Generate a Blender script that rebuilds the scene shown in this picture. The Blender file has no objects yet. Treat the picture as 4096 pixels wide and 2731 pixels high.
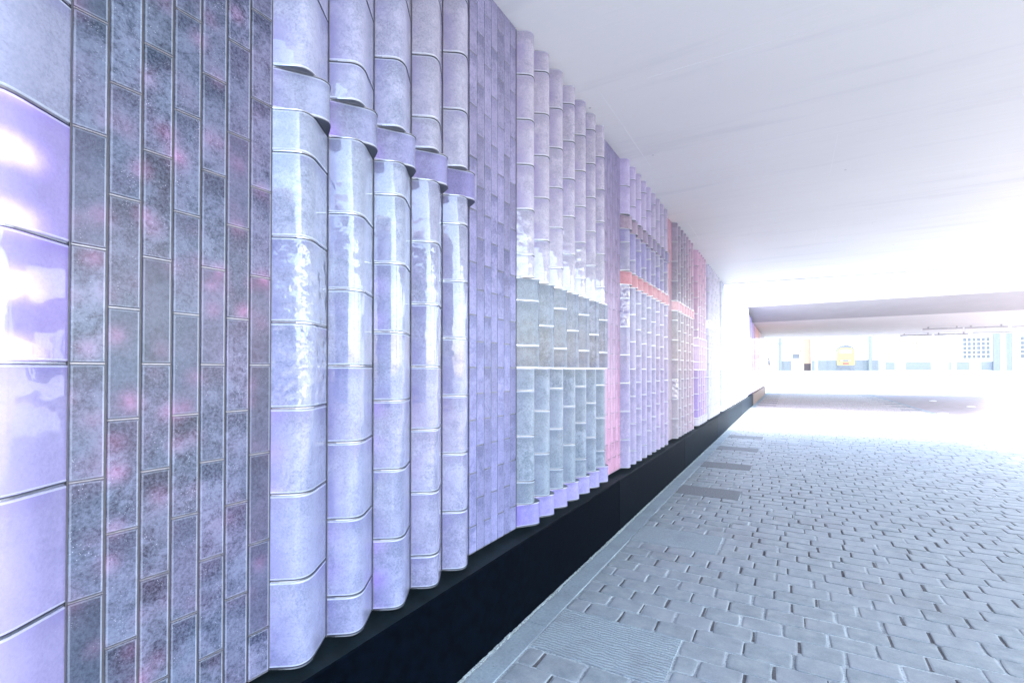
import bpy, math, random
from mathutils import Vector
random.seed(7)
R = math.radians
scene = bpy.context.scene
col = scene.collection

# ------------------------------------------------------------------ camera
cam_d = bpy.data.cameras.new("camera")
cam = bpy.data.objects.new("camera", cam_d)
col.objects.link(cam)
cam.location = (0, 0, 1.6)
cam.rotation_euler = (R(90.636), 0, R(29.904))
cam_d.sensor_width = 36
cam_d.lens = 17.005
cam_d.shift_y = 0.02324
cam_d.clip_end = 3000
scene.camera = cam

# ------------------------------------------------------------------ world, sun, exposure
SUN_EL, SUN_AZ = 55, 97          # azimuth measured from +Y towards +X
w = bpy.data.worlds.new("World")
scene.world = w
w.use_nodes = True
wn = w.node_tree
bg = wn.nodes["Background"]
sky = wn.nodes.new("ShaderNodeTexSky")
sky.sky_type = 'NISHITA'
sky.sun_disc = False
sky.sun_elevation = R(SUN_EL)
sky.sun_rotation = R(SUN_AZ)
sky.air_density = 1.0
sky.dust_density = 2.0
sky.ozone_density = 0.6
wn.links.new(sky.outputs[0], bg.inputs[0])
bg.inputs[1].default_value = 0.15
sd = bpy.data.lights.new("sun", 'SUN')
sd.energy = 1.7
sd.angle = R(12)
sd.color = (1.0, 0.975, 0.94)
sun = bpy.data.objects.new("sun", sd)
col.objects.link(sun)
sv = Vector((math.sin(R(SUN_AZ)) * math.cos(R(SUN_EL)), math.cos(R(SUN_AZ)) * math.cos(R(SUN_EL)), math.sin(R(SUN_EL))))
sun.rotation_euler = sv.to_track_quat('Z', 'Y').to_euler()
sun.location = (20, 10, 30)
vs = scene.view_settings
vs.view_transform = 'Standard'
vs.look = 'None'
vs.gamma = 1
vs.use_curve_mapping = False
vs.exposure = 3.38
scene.cycles.max_bounces = 10
scene.cycles.diffuse_bounces = 6
scene.cycles.glossy_bounces = 4
scene.cycles.caustics_reflective = False
scene.cycles.caustics_refractive = False
scene.cycles.sample_clamp_indirect = 6
scene.cycles.use_denoising = True


# ------------------------------------------------------------------ helpers
def lin(h, k=1.0):
    h = h.lstrip('#')
    out = []
    for i in (0, 2, 4):
        c = int(h[i:i + 2], 16) / 255
        c = c / 12.92 if c <= 0.04045 else ((c + 0.055) / 1.055) ** 2.4
        out.append(c * k)
    return out


class NT:
    """tiny wrapper for building node materials"""
    def __init__(self, name):
        self.m = bpy.data.materials.new(name)
        self.m.use_nodes = True
        self.t = self.m.node_tree
        self.b = self.t.nodes["Principled BSDF"]

    def n(self, typ, **kw):
        nd = self.t.nodes.new(typ)
        for k, v in kw.items():
            setattr(nd, k, v)
        return nd

    def l(self, a, b):
        self.t.links.new(a, b)

    def setp(self, name, v):
        self.b.inputs[name].default_value = v

    def math(self, op, a, b=None, clamp=False):
        nd = self.n('ShaderNodeMath', operation=op, use_clamp=clamp)
        for i, v in enumerate((a, b)):
            if v is None:
                continue
            if isinstance(v, (int, float)):
                nd.inputs[i].default_value = v
            else:
                self.l(v, nd.inputs[i])
        return nd.outputs[0]

    def noise(self, vec, scale, detail=6, rough=0.6, dist=0.0):
        nd = self.n('ShaderNodeTexNoise')
        nd.inputs['Scale'].default_value = scale
        nd.inputs['Detail'].default_value = detail
        nd.inputs['Roughness'].default_value = rough
        nd.inputs['Distortion'].default_value = dist
        if vec is not None:
            self.l(vec, nd.inputs['Vector'])
        return nd.outputs['Fac']

    def ramp(self, fac, stops):
        nd = self.n('ShaderNodeValToRGB')
        e = nd.color_ramp.elements
        e[0].position, e[0].color = stops[0][0], tuple(stops[0][1]) + (1,)
        e[1].position, e[1].color = stops[-1][0], tuple(stops[-1][1]) + (1,)
        for p, c in stops[1:-1]:
            x = e.new(p)
            x.color = tuple(c) + (1,)
        self.l(fac, nd.inputs[0])
        return nd.outputs[0]

    def maprange(self, v, a, b, c, d, smooth=False):
        nd = self.n('ShaderNodeMapRange')
        nd.clamp = True
        if smooth:
            nd.interpolation_type = 'SMOOTHSTEP'
        self.l(v, nd.inputs[0])
        for i, x in enumerate((a, b, c, d)):
            nd.inputs[i + 1].default_value = x
        return nd.outputs[0]

    def mix(self, fac, a, b, blend='MIX'):
        nd = self.n('ShaderNodeMix', data_type='RGBA', blend_type=blend)
        for sock, v in ((nd.inputs[0], fac), (nd.inputs[6], a), (nd.inputs[7], b)):
            if isinstance(v, (int, float)):
                sock.default_value = v
            elif isinstance(v, (tuple, list)):
                sock.default_value = tuple(v) + (1,) if len(v) == 3 else tuple(v)
            else:
                self.l(v, sock)
        return nd.outputs[2]

    def bump(self, h, strength, dist, normal=None):
        nd = self.n('ShaderNodeBump')
        nd.inputs['Strength'].default_value = strength
        nd.inputs['Distance'].default_value = dist
        self.l(h, nd.inputs['Height'])
        if normal is not None:
            self.l(normal, nd.inputs['Normal'])
        return nd.outputs[0]


def glass_mat(name, ripple=0.0, led=None, coat=1.0, coat_r=0.012, rimk=0.30, thick=1.0):
    """frosted cast glass: tinted milky body with clouds, a polished outer skin, light-emitting spots of the lamps behind"""
    g = NT(name)
    oi = g.n('ShaderNodeObjectInfo')
    geo = g.n('ShaderNodeNewGeometry')
    tc = g.n('ShaderNodeTexCoord')
    off = g.n('ShaderNodeVectorMath', operation='SCALE')
    cmb = g.n('ShaderNodeCombineXYZ')
    r = oi.outputs['Random']
    g.l(r, cmb.inputs[0]); g.l(g.math('MULTIPLY', r, 3.7), cmb.inputs[1]); g.l(g.math('MULTIPLY', r, 7.1), cmb.inputs[2])
    g.l(cmb.outputs[0], off.inputs[0]); off.inputs['Scale'].default_value = 40
    add = g.n('ShaderNodeVectorMath', operation='ADD')
    g.l(tc.outputs['Object'], add.inputs[0]); g.l(off.outputs[0], add.inputs[1])
    P = add.outputs[0]
    clouds = g.noise(P, 13, 9, 0.66, 0.8)
    fine = g.noise(P, 120, 5, 0.75)
    big = g.noise(P, 4.5, 3, 0.5)
    # contrast of the clouds rides on the object's alpha and a random part
    wisp = g.noise(P, 42, 9, 0.78, 0.9)
    sg = g.n('ShaderNodeSeparateXYZ')
    g.l(tc.outputs['Generated'], sg.inputs[0])
    topd = g.maprange(sg.outputs[2], 0.72, 1.0, 0.0, 0.16)
    c = g.math('ADD', g.math('MULTIPLY', clouds, 0.36), g.math('ADD', g.math('MULTIPLY', big, 0.22), g.math('MULTIPLY', wisp, 0.42)))
    c = g.math('SUBTRACT', c, topd)
    k = g.maprange(c, 0.40, 0.585, 0.0, 1.0, True)
    rnd2 = g.math('FRACT', g.math('MULTIPLY', r, 17.31))
    amount = g.math('MULTIPLY', oi.outputs['Alpha'], g.maprange(rnd2, 0, 1, 0.45, 1.0))
    dark = g.mix(1.0, oi.outputs['Color'], (0.17, 0.26, 0.36), 'MULTIPLY')
    light = g.mix(0.15, g.mix(1.0, oi.outputs['Color'], (1.35, 1.35, 1.35), 'MULTIPLY'), (0.52, 0.58, 0.80))
    body = g.mix(k, dark, light)
    base = g.mix(amount, oi.outputs['Color'], body)
    base = g.mix(g.math('MULTIPLY', g.maprange(fine, 0.40, 0.65, 0.0, 0.5), g.maprange(oi.outputs['Alpha'], 0, 1, 0.25, 1)), base, light)
    base = g.mix(g.math('MULTIPLY', g.maprange(fine, 0.50, 0.32, 0.0, 0.35), oi.outputs['Alpha']), base, dark)
    # deeper tint where the glass body is thick: along the root, the top edge and in drifting patches
    tintc = g.mix(1.0, oi.outputs['Color'], (0.55, 0.50, 0.86), 'MULTIPLY')
    edge = g.math('MAXIMUM', g.maprange(sg.outputs[1], 0.28, 0.0, 0, 0.75, True), g.maprange(sg.outputs[2], 0.80, 1.0, 0, 0.55, True))
    edge = g.math('MULTIPLY', edge, g.math('MULTIPLY', g.maprange(big, 0.38, 0.60, 0.15, 1.0), thick))
    base = g.mix(edge, base, tintc)
    base = g.mix(g.math('MULTIPLY', g.maprange(sg.outputs[1], 0.30, 0.55, 0, 0.35 * thick, True), g.maprange(sg.outputs[1], 0.80, 0.55, 0, 1, True)), base, light)
    # bubbles and chips
    vo = g.n('ShaderNodeTexVoronoi')
    vo.inputs['Scale'].default_value = 150
    g.l(P, vo.inputs['Vector'])
    patch = g.noise(P, 22, 3, 0.6)
    chip = g.math('MULTIPLY', g.maprange(vo.outputs['Distance'], 0.22, 0.10, 0, 1), g.maprange(patch, 0.50, 0.66, 0, 1))
    base = g.mix(g.math('MULTIPLY', chip, g.math('MULTIPLY', oi.outputs['Alpha'], 0.40)), base, (0.62, 0.66, 0.74))
    # clear rims of every block (attribute painted on the rim faces)
    at = g.n('ShaderNodeAttribute', attribute_name='rim')
    base = g.mix(g.math('MULTIPLY', at.outputs['Fac'], rimk), base, (0.62, 0.70, 0.80))
    g.l(base, g.b.inputs['Base Color'])
    g.setp('Roughness', 0.4)
    g.setp('IOR', 1.45)
    g.setp('Specular IOR Level', 0.18)
    g.setp('Coat Weight', coat)
    g.setp('Coat Roughness', coat_r)
    g.setp('Coat IOR', 1.66)
    g.setp('Subsurface Weight', 0.0)
    wob = g.noise(P, 7, 2, 0.5)
    nrm = g.bump(wob, 0.3, 0.010)
    if ripple:
        rp = g.n('ShaderNodeTexVoronoi', feature='SMOOTH_F1')
        rp.inputs['Scale'].default_value = 20
        g.l(P, rp.inputs['Vector'])
        rn = g.noise(P, 30, 1, 0.4, 0.8)
        nrm = g.bump(g.math('ADD', rp.outputs['Distance'], g.math('MULTIPLY', rn, 0.35)), ripple * 0.8, 0.012, nrm)
    g.l(nrm, g.b.inputs['Coat Normal'])
    g.l(g.bump(fine, 0.25, 0.002, nrm), g.b.inputs['Normal'])
    # transmitted lamp light
    sep = g.n('ShaderNodeSeparateXYZ')
    g.l(tc.outputs['Object'], sep.inputs[0])
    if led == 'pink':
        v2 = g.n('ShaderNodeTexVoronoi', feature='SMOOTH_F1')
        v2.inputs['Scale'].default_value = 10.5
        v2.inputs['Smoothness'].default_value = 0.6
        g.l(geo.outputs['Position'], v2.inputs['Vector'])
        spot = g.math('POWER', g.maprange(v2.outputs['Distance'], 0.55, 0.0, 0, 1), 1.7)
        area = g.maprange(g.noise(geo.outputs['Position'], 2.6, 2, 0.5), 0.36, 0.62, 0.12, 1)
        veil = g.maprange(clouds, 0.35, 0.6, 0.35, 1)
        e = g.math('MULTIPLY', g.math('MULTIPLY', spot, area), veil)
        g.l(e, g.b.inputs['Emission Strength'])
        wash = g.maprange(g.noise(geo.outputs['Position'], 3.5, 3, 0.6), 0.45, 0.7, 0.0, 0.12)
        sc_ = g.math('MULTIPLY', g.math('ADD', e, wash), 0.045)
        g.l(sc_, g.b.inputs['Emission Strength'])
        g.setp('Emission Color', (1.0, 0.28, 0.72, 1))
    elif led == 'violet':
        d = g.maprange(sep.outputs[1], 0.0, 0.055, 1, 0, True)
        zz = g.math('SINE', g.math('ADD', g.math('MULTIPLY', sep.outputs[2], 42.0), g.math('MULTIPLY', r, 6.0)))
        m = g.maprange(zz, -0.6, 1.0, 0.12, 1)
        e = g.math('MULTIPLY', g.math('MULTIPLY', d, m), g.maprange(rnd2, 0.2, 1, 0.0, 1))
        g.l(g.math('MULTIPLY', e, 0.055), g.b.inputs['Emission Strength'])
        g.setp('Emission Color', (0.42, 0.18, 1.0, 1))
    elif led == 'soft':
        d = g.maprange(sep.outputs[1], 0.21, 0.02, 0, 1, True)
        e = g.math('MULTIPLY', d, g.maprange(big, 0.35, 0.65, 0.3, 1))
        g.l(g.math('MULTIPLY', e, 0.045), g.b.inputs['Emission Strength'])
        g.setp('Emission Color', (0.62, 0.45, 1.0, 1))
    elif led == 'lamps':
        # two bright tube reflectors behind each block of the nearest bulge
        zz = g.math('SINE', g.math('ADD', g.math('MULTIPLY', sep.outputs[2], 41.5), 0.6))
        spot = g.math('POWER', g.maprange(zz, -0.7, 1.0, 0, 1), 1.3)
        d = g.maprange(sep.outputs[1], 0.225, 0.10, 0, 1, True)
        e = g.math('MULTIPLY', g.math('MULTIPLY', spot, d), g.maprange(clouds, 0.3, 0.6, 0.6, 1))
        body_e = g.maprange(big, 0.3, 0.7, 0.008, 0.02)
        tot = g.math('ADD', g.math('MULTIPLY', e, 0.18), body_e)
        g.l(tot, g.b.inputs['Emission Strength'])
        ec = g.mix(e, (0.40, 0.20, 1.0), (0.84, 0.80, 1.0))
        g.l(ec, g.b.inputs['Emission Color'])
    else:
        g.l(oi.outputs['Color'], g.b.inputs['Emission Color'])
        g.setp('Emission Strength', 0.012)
    return g.m


M = {}
M['glass'] = glass_mat('frosted_glass')
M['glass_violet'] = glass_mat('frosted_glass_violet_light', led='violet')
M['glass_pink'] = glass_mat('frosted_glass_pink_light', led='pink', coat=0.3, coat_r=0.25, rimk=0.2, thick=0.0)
M['tile'] = glass_mat('frosted_tile_glass', coat=0.3, coat_r=0.25, rimk=0.2, thick=0.0)
M['dull'] = glass_mat('matt_frosted_glass', coat=0.35, coat_r=0.10, rimk=0.3, thick=0.5)
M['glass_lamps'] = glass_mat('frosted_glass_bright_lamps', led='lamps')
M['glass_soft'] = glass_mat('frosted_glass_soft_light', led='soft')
M['glass_ripple'] = glass_mat('rippled_glass', ripple=1.0)


def simple(name, color, rough=0.6, metal=0.0, nscale=8, namt=0.15, bump=0.0, bscale=60, bdist=0.003, coat=0.0, spec=0.5):
    g = NT(name)
    tc = g.n('ShaderNodeNewGeometry')
    P = tc.outputs['Position']
    f = g.noise(P, nscale, 7, 0.6)
    c2 = [x * (1 - namt) for x in color]
    c1 = [min(1, x * (1 + namt)) for x in color]
    g.l(g.ramp(f, [(0.3, c2), (0.7, c1)]), g.b.inputs['Base Color'])
    g.setp('Roughness', rough)
    g.setp('Metallic', metal)
    g.setp('Coat Weight', coat)
    g.setp('Specular IOR Level', spec)
    if bump:
        g.l(g.bump(g.noise(P, bscale, 6, 0.7), bump, bdist), g.b.inputs['Normal'])
    return g.m


M['steel'] = simple('brushed_steel', (0.42, 0.43, 0.46), 0.22, 1.0, 30, 0.1)
M['lead'] = simple('dark_silicone_joint', (0.075, 0.075, 0.085), 0.5, 0.3, 40, 0.2)
M['plate_dark'] = simple('dull_grey_steel', (0.10, 0.11, 0.14), 0.35, 0.6, 20, 0.1)
M['backing'] = simple('dark_backing', (0.03, 0.03, 0.045), 0.8)
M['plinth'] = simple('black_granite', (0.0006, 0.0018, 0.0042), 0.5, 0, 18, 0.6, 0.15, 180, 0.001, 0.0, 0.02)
M['plinth_mid'] = simple('hazy_black_granite', (0.006, 0.011, 0.019), 0.5, 0, 6, 0.4, 0.15, 120, 0.001, 0.0, 0.15)  # lighter granite tone, distant haze and light painted in
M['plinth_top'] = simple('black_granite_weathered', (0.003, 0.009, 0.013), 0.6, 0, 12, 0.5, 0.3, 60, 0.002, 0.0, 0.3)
M['plinth_brown'] = simple('brown_granite', (0.17, 0.10, 0.065), 0.5, 0, 8, 0.35, 0.2, 120, 0.001)  # brown tone for the plinth stones under the far bridge
M['ceiling'] = simple('white_soffit_paint', (0.715, 0.72, 0.72), 0.55, 0, 0.9, 0.02, 0.25, 1.3, 0.02)
M['haunch'] = simple('grey_painted_concrete', (0.36, 0.365, 0.385), 0.7, 0, 1.5, 0.05, 0.2, 20)


def soffit_mat():
    g = NT('white_soffit_paint')
    geo = g.n('ShaderNodeNewGeometry')
    P = geo.outputs['Position']
    mp = g.n('ShaderNodeMapping')
    g.l(P, mp.inputs[0])
    mp.inputs['Scale'].default_value = (0.22, 2.4, 1)
    mp.inputs['Rotation'].default_value = (0, 0, 0.06)
    f = g.noise(mp.outputs[0], 1.6, 5, 0.6, 0.3)
    st = g.maprange(f, 0.54, 0.70, 0, 1, True)
    b = g.noise(P, 0.6, 4, 0.5)
    base = g.ramp(b, [(0.3, (0.75, 0.745, 0.725)), (0.7, (0.79, 0.78, 0.755))])
    base = g.mix(g.math('MULTIPLY', st, 0.5), base, (0.665, 0.66, 0.665))
    vo = g.n('ShaderNodeTexVoronoi')
    vo.inputs['Scale'].default_value = 2.2
    g.l(P, vo.inputs['Vector'])
    base = g.mix(g.maprange(vo.outputs['Distance'], 0.030, 0.018, 0, 0.6), base, (0.3, 0.3, 0.32))
    g.l(base, g.b.inputs['Base Color'])
    g.setp('Roughness', 0.55)
    g.l(g.bump(f, 0.35, 0.03, g.bump(g.noise(P, 40, 3), 0.1, 0.002)), g.b.inputs['Normal'])
    return g.m


M['ceiling'] = soffit_mat()
M['joint_light'] = simple('white_joint_sealant', (0.83, 0.83, 0.82), 0.5, 0, 5, 0.02)
M['white_paint'] = simple('white_plaster', (0.80, 0.80, 0.80), 0.7, 0, 3, 0.03, 0.1, 30)
M['metal_grey'] = simple('grey_painted_metal', (0.40, 0.40, 0.42), 0.4, 0.2, 10, 0.1)
M['ochre'] = simple('peach_plaster', (0.40, 0.24, 0.16), 0.8, 0, 3, 0.06)
M['dark_wood'] = simple('dark_brown_boards', (0.05, 0.035, 0.035), 0.7, 0, 20, 0.3)
M['dado'] = simple('grey_green_dado_paint', (0.15, 0.17, 0.175), 0.7, 0, 5, 0.1)
M['pilaster'] = simple('blue_grey_paint', (0.17, 0.19, 0.205), 0.7, 0, 5, 0.06)


# board-marked concrete
def board_concrete():
    g = NT('board_marked_concrete')
    geo = g.n('ShaderNodeNewGeometry')
    mp = g.n('ShaderNodeMapping')
    g.l(geo.outputs['Position'], mp.inputs[0])
    mp.inputs['Scale'].default_value = (0.35, 5, 1)
    f = g.noise(mp.outputs[0], 2.0, 6, 0.6)
    g.l(g.ramp(f, [(0.3, (0.60, 0.60, 0.61)), (0.7, (0.72, 0.72, 0.72))]), g.b.inputs['Base Color'])
    g.setp('Roughness', 0.75)
    g.l(g.bump(f, 0.3, 0.02), g.b.inputs['Normal'])
    return g.m


M['concrete_soffit'] = board_concrete()


def stone_mat():
    g = NT('cobble_stone')
    geo = g.n('ShaderNodeNewGeometry')
    P = geo.outputs['Position']
    at = g.n('ShaderNodeAttribute', attribute_name='tone')
    f = g.noise(P, 9, 8, 0.65)
    fine = g.noise(P, 150, 5, 0.7)
    base = g.ramp(f, [(0.30, (0.145, 0.185, 0.20)), (0.52, (0.225, 0.265, 0.275)), (0.72, (0.31, 0.345, 0.345))])
    t = g.maprange(at.outputs['Fac'], 0, 1, 0.0, 1.0)
    base = g.mix(g.math('MULTIPLY', t, 0.45), base, (0.29, 0.315, 0.345))
    stain = g.maprange(g.noise(P, 1.3, 4, 0.6), 0.52, 0.68, 0, 0.28)
    base = g.mix(stain, base, (0.12, 0.11, 0.11))
    base = g.mix(g.maprange(fine, 0.45, 0.7, 0, 0.35), base, (0.38, 0.43, 0.46))
    sp = g.n('ShaderNodeSeparateXYZ')
    g.l(P, sp.inputs[0])
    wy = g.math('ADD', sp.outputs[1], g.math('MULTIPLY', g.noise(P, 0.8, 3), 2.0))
    base = g.mix(g.maprange(wy, 21.0, 25.0, 0, 0.9), base, g.ramp(f, [(0.3, (0.30, 0.25, 0.225)), (0.7, (0.42, 0.37, 0.34))]))  # warm bounce light under the far bridge painted into the stone colour
    g.l(base, g.b.inputs['Base Color'])
    g.setp('Roughness', 0.58)
    g.l(g.bump(g.noise(P, 18, 5, 0.7), 0.35, 0.005, g.bump(fine, 0.45, 0.002)), g.b.inputs['Normal'])
    return g.m


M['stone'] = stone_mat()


def sand_mat():
    g = NT('sand_joint')
    geo = g.n('ShaderNodeNewGeometry')
    P = geo.outputs['Position']
    f = g.noise(P, 90, 6, 0.75)
    b = g.noise(P, 3, 3, 0.6)
    base = g.ramp(f, [(0.32, (0.14, 0.16, 0.17)), (0.48, (0.38, 0.44, 0.46)), (0.7, (0.56, 0.62, 0.62))])
    base = g.mix(g.maprange(b, 0.45, 0.65, 0, 0.5), base, (0.13, 0.14, 0.15))
    g.l(base, g.b.inputs['Base Color'])
    g.setp('Roughness', 0.9)
    g.l(g.bump(f, 0.8, 0.006), g.b.inputs['Normal'])
    return g.m


M['sand'] = sand_mat()


def grooved_mat():
    g = NT('grooved_granite')
    geo = g.n('ShaderNodeNewGeometry')
    P = geo.outputs['Position']
    mp = g.n('ShaderNodeMapping')
    g.l(P, mp.inputs[0])
    wv = g.n('ShaderNodeTexWave', wave_type='BANDS', bands_direction='Y')
    wv.inputs['Scale'].default_value = 13
    wv.inputs['Distortion'].default_value = 6
    wv.inputs['Detail'].default_value = 4
    wv.inputs['Detail Scale'].default_value = 1.2
    g.l(mp.outputs[0], wv.inputs['Vector'])
    f = g.noise(P, 110, 5, 0.7)
    big = g.noise(P, 5, 3)
    base = g.ramp(f, [(0.3, (0.22, 0.28, 0.305)), (0.7, (0.38, 0.45, 0.47))])
    base = g.mix(g.maprange(wv.outputs['Fac'], 0.0, 0.5, 0.6, 0), base, (0.13, 0.15, 0.17))
    base = g.mix(g.maprange(big, 0.5, 0.7, 0, 0.3), base, (0.16, 0.17, 0.18))
    g.l(base, g.b.inputs['Base Color'])
    g.setp('Roughness', 0.8)
    g.l(g.bump(wv.outputs['Fac'], 0.75, 0.006, g.bump(f, 0.5, 0.003)), g.b.inputs['Normal'])
    return g.m


M['grooved'] = grooved_mat()


def strip_mat():
    g = NT('kerb_concrete')
    geo = g.n('ShaderNodeNewGeometry')
    P = geo.outputs['Position']
    f = g.noise(P, 60, 6, 0.7)
    b = g.noise(P, 4, 4, 0.6)
    base = g.ramp(f, [(0.3, (0.19, 0.245, 0.275)), (0.7, (0.30, 0.365, 0.395))])
    base = g.mix(g.maprange(b, 0.42, 0.68, 0, 0.45), base, (0.17, 0.195, 0.21))
    vo = g.n('ShaderNodeTexVoronoi')
    vo.inputs['Scale'].default_value = 38
    g.l(P, vo.inputs['Vector'])
    spk = g.math('MULTIPLY', g.maprange(vo.outputs['Distance'], 0.2, 0.12, 0, 0.7), g.maprange(g.noise(P, 7, 2), 0.5, 0.62, 0, 1))
    base = g.mix(spk, base, (0.08, 0.08, 0.09))
    g.l(base, g.b.inputs['Base Color'])
    g.setp('Roughness', 0.75)
    g.l(g.bump(f, 0.4, 0.003), g.b.inputs['Normal'])
    return g.m


M['strip'] = strip_mat()
M['dark_slab'] = simple('dark_granite_slab', (0.165, 0.18, 0.19), 0.8, 0, 50, 0.35, 0.5, 120, 0.004)
M['soil'] = simple('dark_joint_soil', (0.085, 0.085, 0.09), 0.95, 0, 60, 0.4, 0.6, 150, 0.004)
M['grit'] = simple('pale_grit', (0.36, 0.42, 0.42), 0.95, 0, 90, 0.6, 0.9, 120, 0.008)
M['asphalt'] = simple('road_brick_red_grey', (0.27, 0.235, 0.235), 0.8, 0, 2.5, 0.15, 0.4, 80, 0.004)
M['ground'] = simple('pale_paving', (0.27, 0.27, 0.27), 0.85, 0, 0.6, 0.08, 0.3, 20, 0.01)


def link(name, verts, faces, mat, parent=None, loc=None, smooth=None, mats=None, fm=None):
    me = bpy.data.meshes.new(name)
    me.from_pydata(verts, [], faces)
    for m_ in (mats or [mat]):
        me.materials.append(m_)
    if fm:
        me.polygons.foreach_set('material_index', fm)
    me.update()
    if smooth is not None:
        me.polygons.foreach_set('use_smooth', [True] * len(me.polygons))
        me.set_sharp_from_angle(angle=R(smooth))
    o = bpy.data.objects.new(name, me)
    col.objects.link(o)
    if loc is not None:
        o.location = loc
    if parent is not None:
        o.parent = parent
    return o


class MB:
    def __init__(self):
        self.v, self.f, self.m = [], [], []

    def box(self, x0, x1, y0, y1, z0, z1, m=0):
        b = len(self.v)
        self.v += [(x0, y0, z0), (x1, y0, z0), (x1, y1, z0), (x0, y1, z0), (x0, y0, z1), (x1, y0, z1), (x1, y1, z1), (x0, y1, z1)]
        for q in ((0, 3, 2, 1), (4, 5, 6, 7), (0, 1, 5, 4), (1, 2, 6, 5), (2, 3, 7, 6), (3, 0, 4, 7)):
            self.f.append(tuple(b + i for i in q)); self.m.append(m)
        return self

    def prism(self, poly, a, b, axis='z', m=0):
        """extrude a 2D polygon; axis z: poly is (x,y), axis y: poly is (x,z), axis x: poly is (y,z)"""
        s = len(self.v); n = len(poly)
        def P(p, t):
            return (p[0], p[1], t) if axis == 'z' else ((p[0], t, p[1]) if axis == 'y' else (t, p[0], p[1]))
        self.v += [P(p, a) for p in poly] + [P(p, b) for p in poly]
        self.f.append(tuple(s + i for i in range(n))[::-1]); self.m.append(m)
        self.f.append(tuple(s + n + i for i in range(n))); self.m.append(m)
        for i in range(n):
            j = (i + 1) % n
            self.f.append((s + i, s + j, s + n + j, s + n + i)); self.m.append(m)
        return self

    def cyl(self, cx, cy, z0, z1, r0, r1=None, n=20, m=0):
        r1 = r0 if r1 is None else r1
        s = len(self.v)
        for z, r in ((z0, r0), (z1, r1)):
            self.v += [(cx + r * math.cos(2 * math.pi * i / n), cy + r * math.sin(2 * math.pi * i / n), z) for i in range(n)]
        self.f.append(tuple(s + i for i in range(n))[::-1]); self.m.append(m)
        self.f.append(tuple(s + n + i for i in range(n))); self.m.append(m)
        for i in range(n):
            j = (i + 1) % n
            self.f.append((s + i, s + j, s + n + j, s + n + i)); self.m.append(m)
        return self

    def build(self, name, mat, parent=None, smooth=None, mats=None, loc=None):
        return link(name, self.v, self.f, mat, parent, loc, smooth, mats, self.m if mats else None)


def thing(name, loc, label, cat, group=None):
    o = bpy.data.objects.new(name, None)
    o.empty_display_size = 0.2
    col.objects.link(o)
    o.location = loc
    o['label'] = label
    o['category'] = cat
    if group:
        o['group'] = group
    return o


def tag(o, label=None, cat=None, group=None, kind=None):
    for k, v in (('label', label), ('category', cat), ('group', group), ('kind', kind)):
        if v:
            o[k] = v
    return o


# ------------------------------------------------------------------ ground, road, pavement
XW = -1.572                     # plane of the glass wall
XP = -1.49                      # outer face of the plinth
ZB, BH = 0.567, 0.3005          # bottom of the glass, height of one block
ZC = 3.87                       # soffit of the near bridge


def ramp_z(y):
    t = max(0.0, min(1.0, (y - 43.0) / 30.0))
    return 1.55 * (t * t * (3 - 2 * t))


ys = [-400, -60, -10, 0, 20, 40, 43] + [43 + i * 2 for i in range(1, 17)] + [100, 300, 1500]
xs = [-1500, -200, -40, -10, -2, 4.7, 12, 30, 100, 400, 1500]
v = [(x, y, ramp_z(y) - 0.045) for y in ys for x in xs]
f = [(j * len(xs) + i, j * len(xs) + i + 1, (j + 1) * len(xs) + i + 1, (j + 1) * len(xs) + i) for j in range(len(ys) - 1) for i in range(len(xs) - 1)]
tag(link('ground', v, f, M['ground'], smooth=30), kind='structure')

# sand bed between the stones, with the gritty line along the plinth
X0P, X1P = -1.325, 4.58
v = [(XP, -3, -0.0055), (X1P, -3, -0.0055), (X1P, 43, -0.0055), (XP, 43, -0.0055)]
tag(link('pavement_bed', v, [(0, 1, 2, 3)], M['sand']), kind='structure')

# flat concrete strip along the plinth, in lengths with open joints
mb = MB()
y = -3.0
k = 0
while y < 41:
    L = 1.436
    mb.box(-1.462, -1.332, y + 0.003, y + L - 0.003, -0.03, 0.002 + 0.0015 * math.sin(k * 2.1))
    y += L; k += 1
tag(mb.build('kerb_strip', M['strip']), kind='structure')
mb = MB()
yy = -3.0
while yy < 41:
    L = random.uniform(0.02, 0.06)
    wd = random.uniform(0.010, 0.022)
    mb.box(XP + 0.001, XP + wd, yy, yy + L * 0.97, -0.02, random.uniform(0.001, 0.007))
    yy += L
tag(mb.build('grit_line', M['grit']), kind='structure')

# slabs set flush in the cobbles, every 2.04 m on both sides of the pavement
PITCH = 0.170
SL = [(3.02 + 2.04 * i) for i in range(-2, 20)]        # far edge of each slab


def slab_rows(side):
    return [(s - 3 * PITCH + 0.0, s) for s in SL]


slabs = []
ordn = ['nearest', 'second nearest', 'third nearest', 'fourth nearest', 'fifth nearest', 'sixth nearest', 'seventh nearest']
for side, (xa, xb) in (('wall', (-1.325, -0.565)), ('road', (3.93, 4.575))):
    idx = 0
    for (s0, s1) in slab_rows(side):
        if s1 < 2.9 and side == 'wall':
            continue
        if side == 'road' and s1 < 10:
            continue
        if s1 > 41:
            continue
        mb = MB()
        n = 14
        pts = []
        for (ax, ay, bx, by) in ((xa + .006, s0 + .006, xb - .006, s0 + .006), (xb - .006, s0 + .006, xb - .006, s1 - .006), (xb - .006, s1 - .006, xa + .006, s1 - .006), (xa + .006, s1 - .006, xa + .006, s0 + .006)):
            for q in range(n):
                t = q / n
                pts.append((ax + (bx - ax) * t + random.uniform(-.002, .002), ay + (by - ay) * t + random.uniform(-.002, .002)))
        mb.prism(pts, -0.04, 0.001)
        o = mb.build('stone_slab', M['grooved'] if s1 < 5.5 else M['dark_slab'])
        tag(o, kind='structure')
        slabs.append(o)
        idx += 1

# cobbles: long side across the street, running bond
sv_, sf_, st_ = [], [], []
dv_, df_ = [], []


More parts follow.
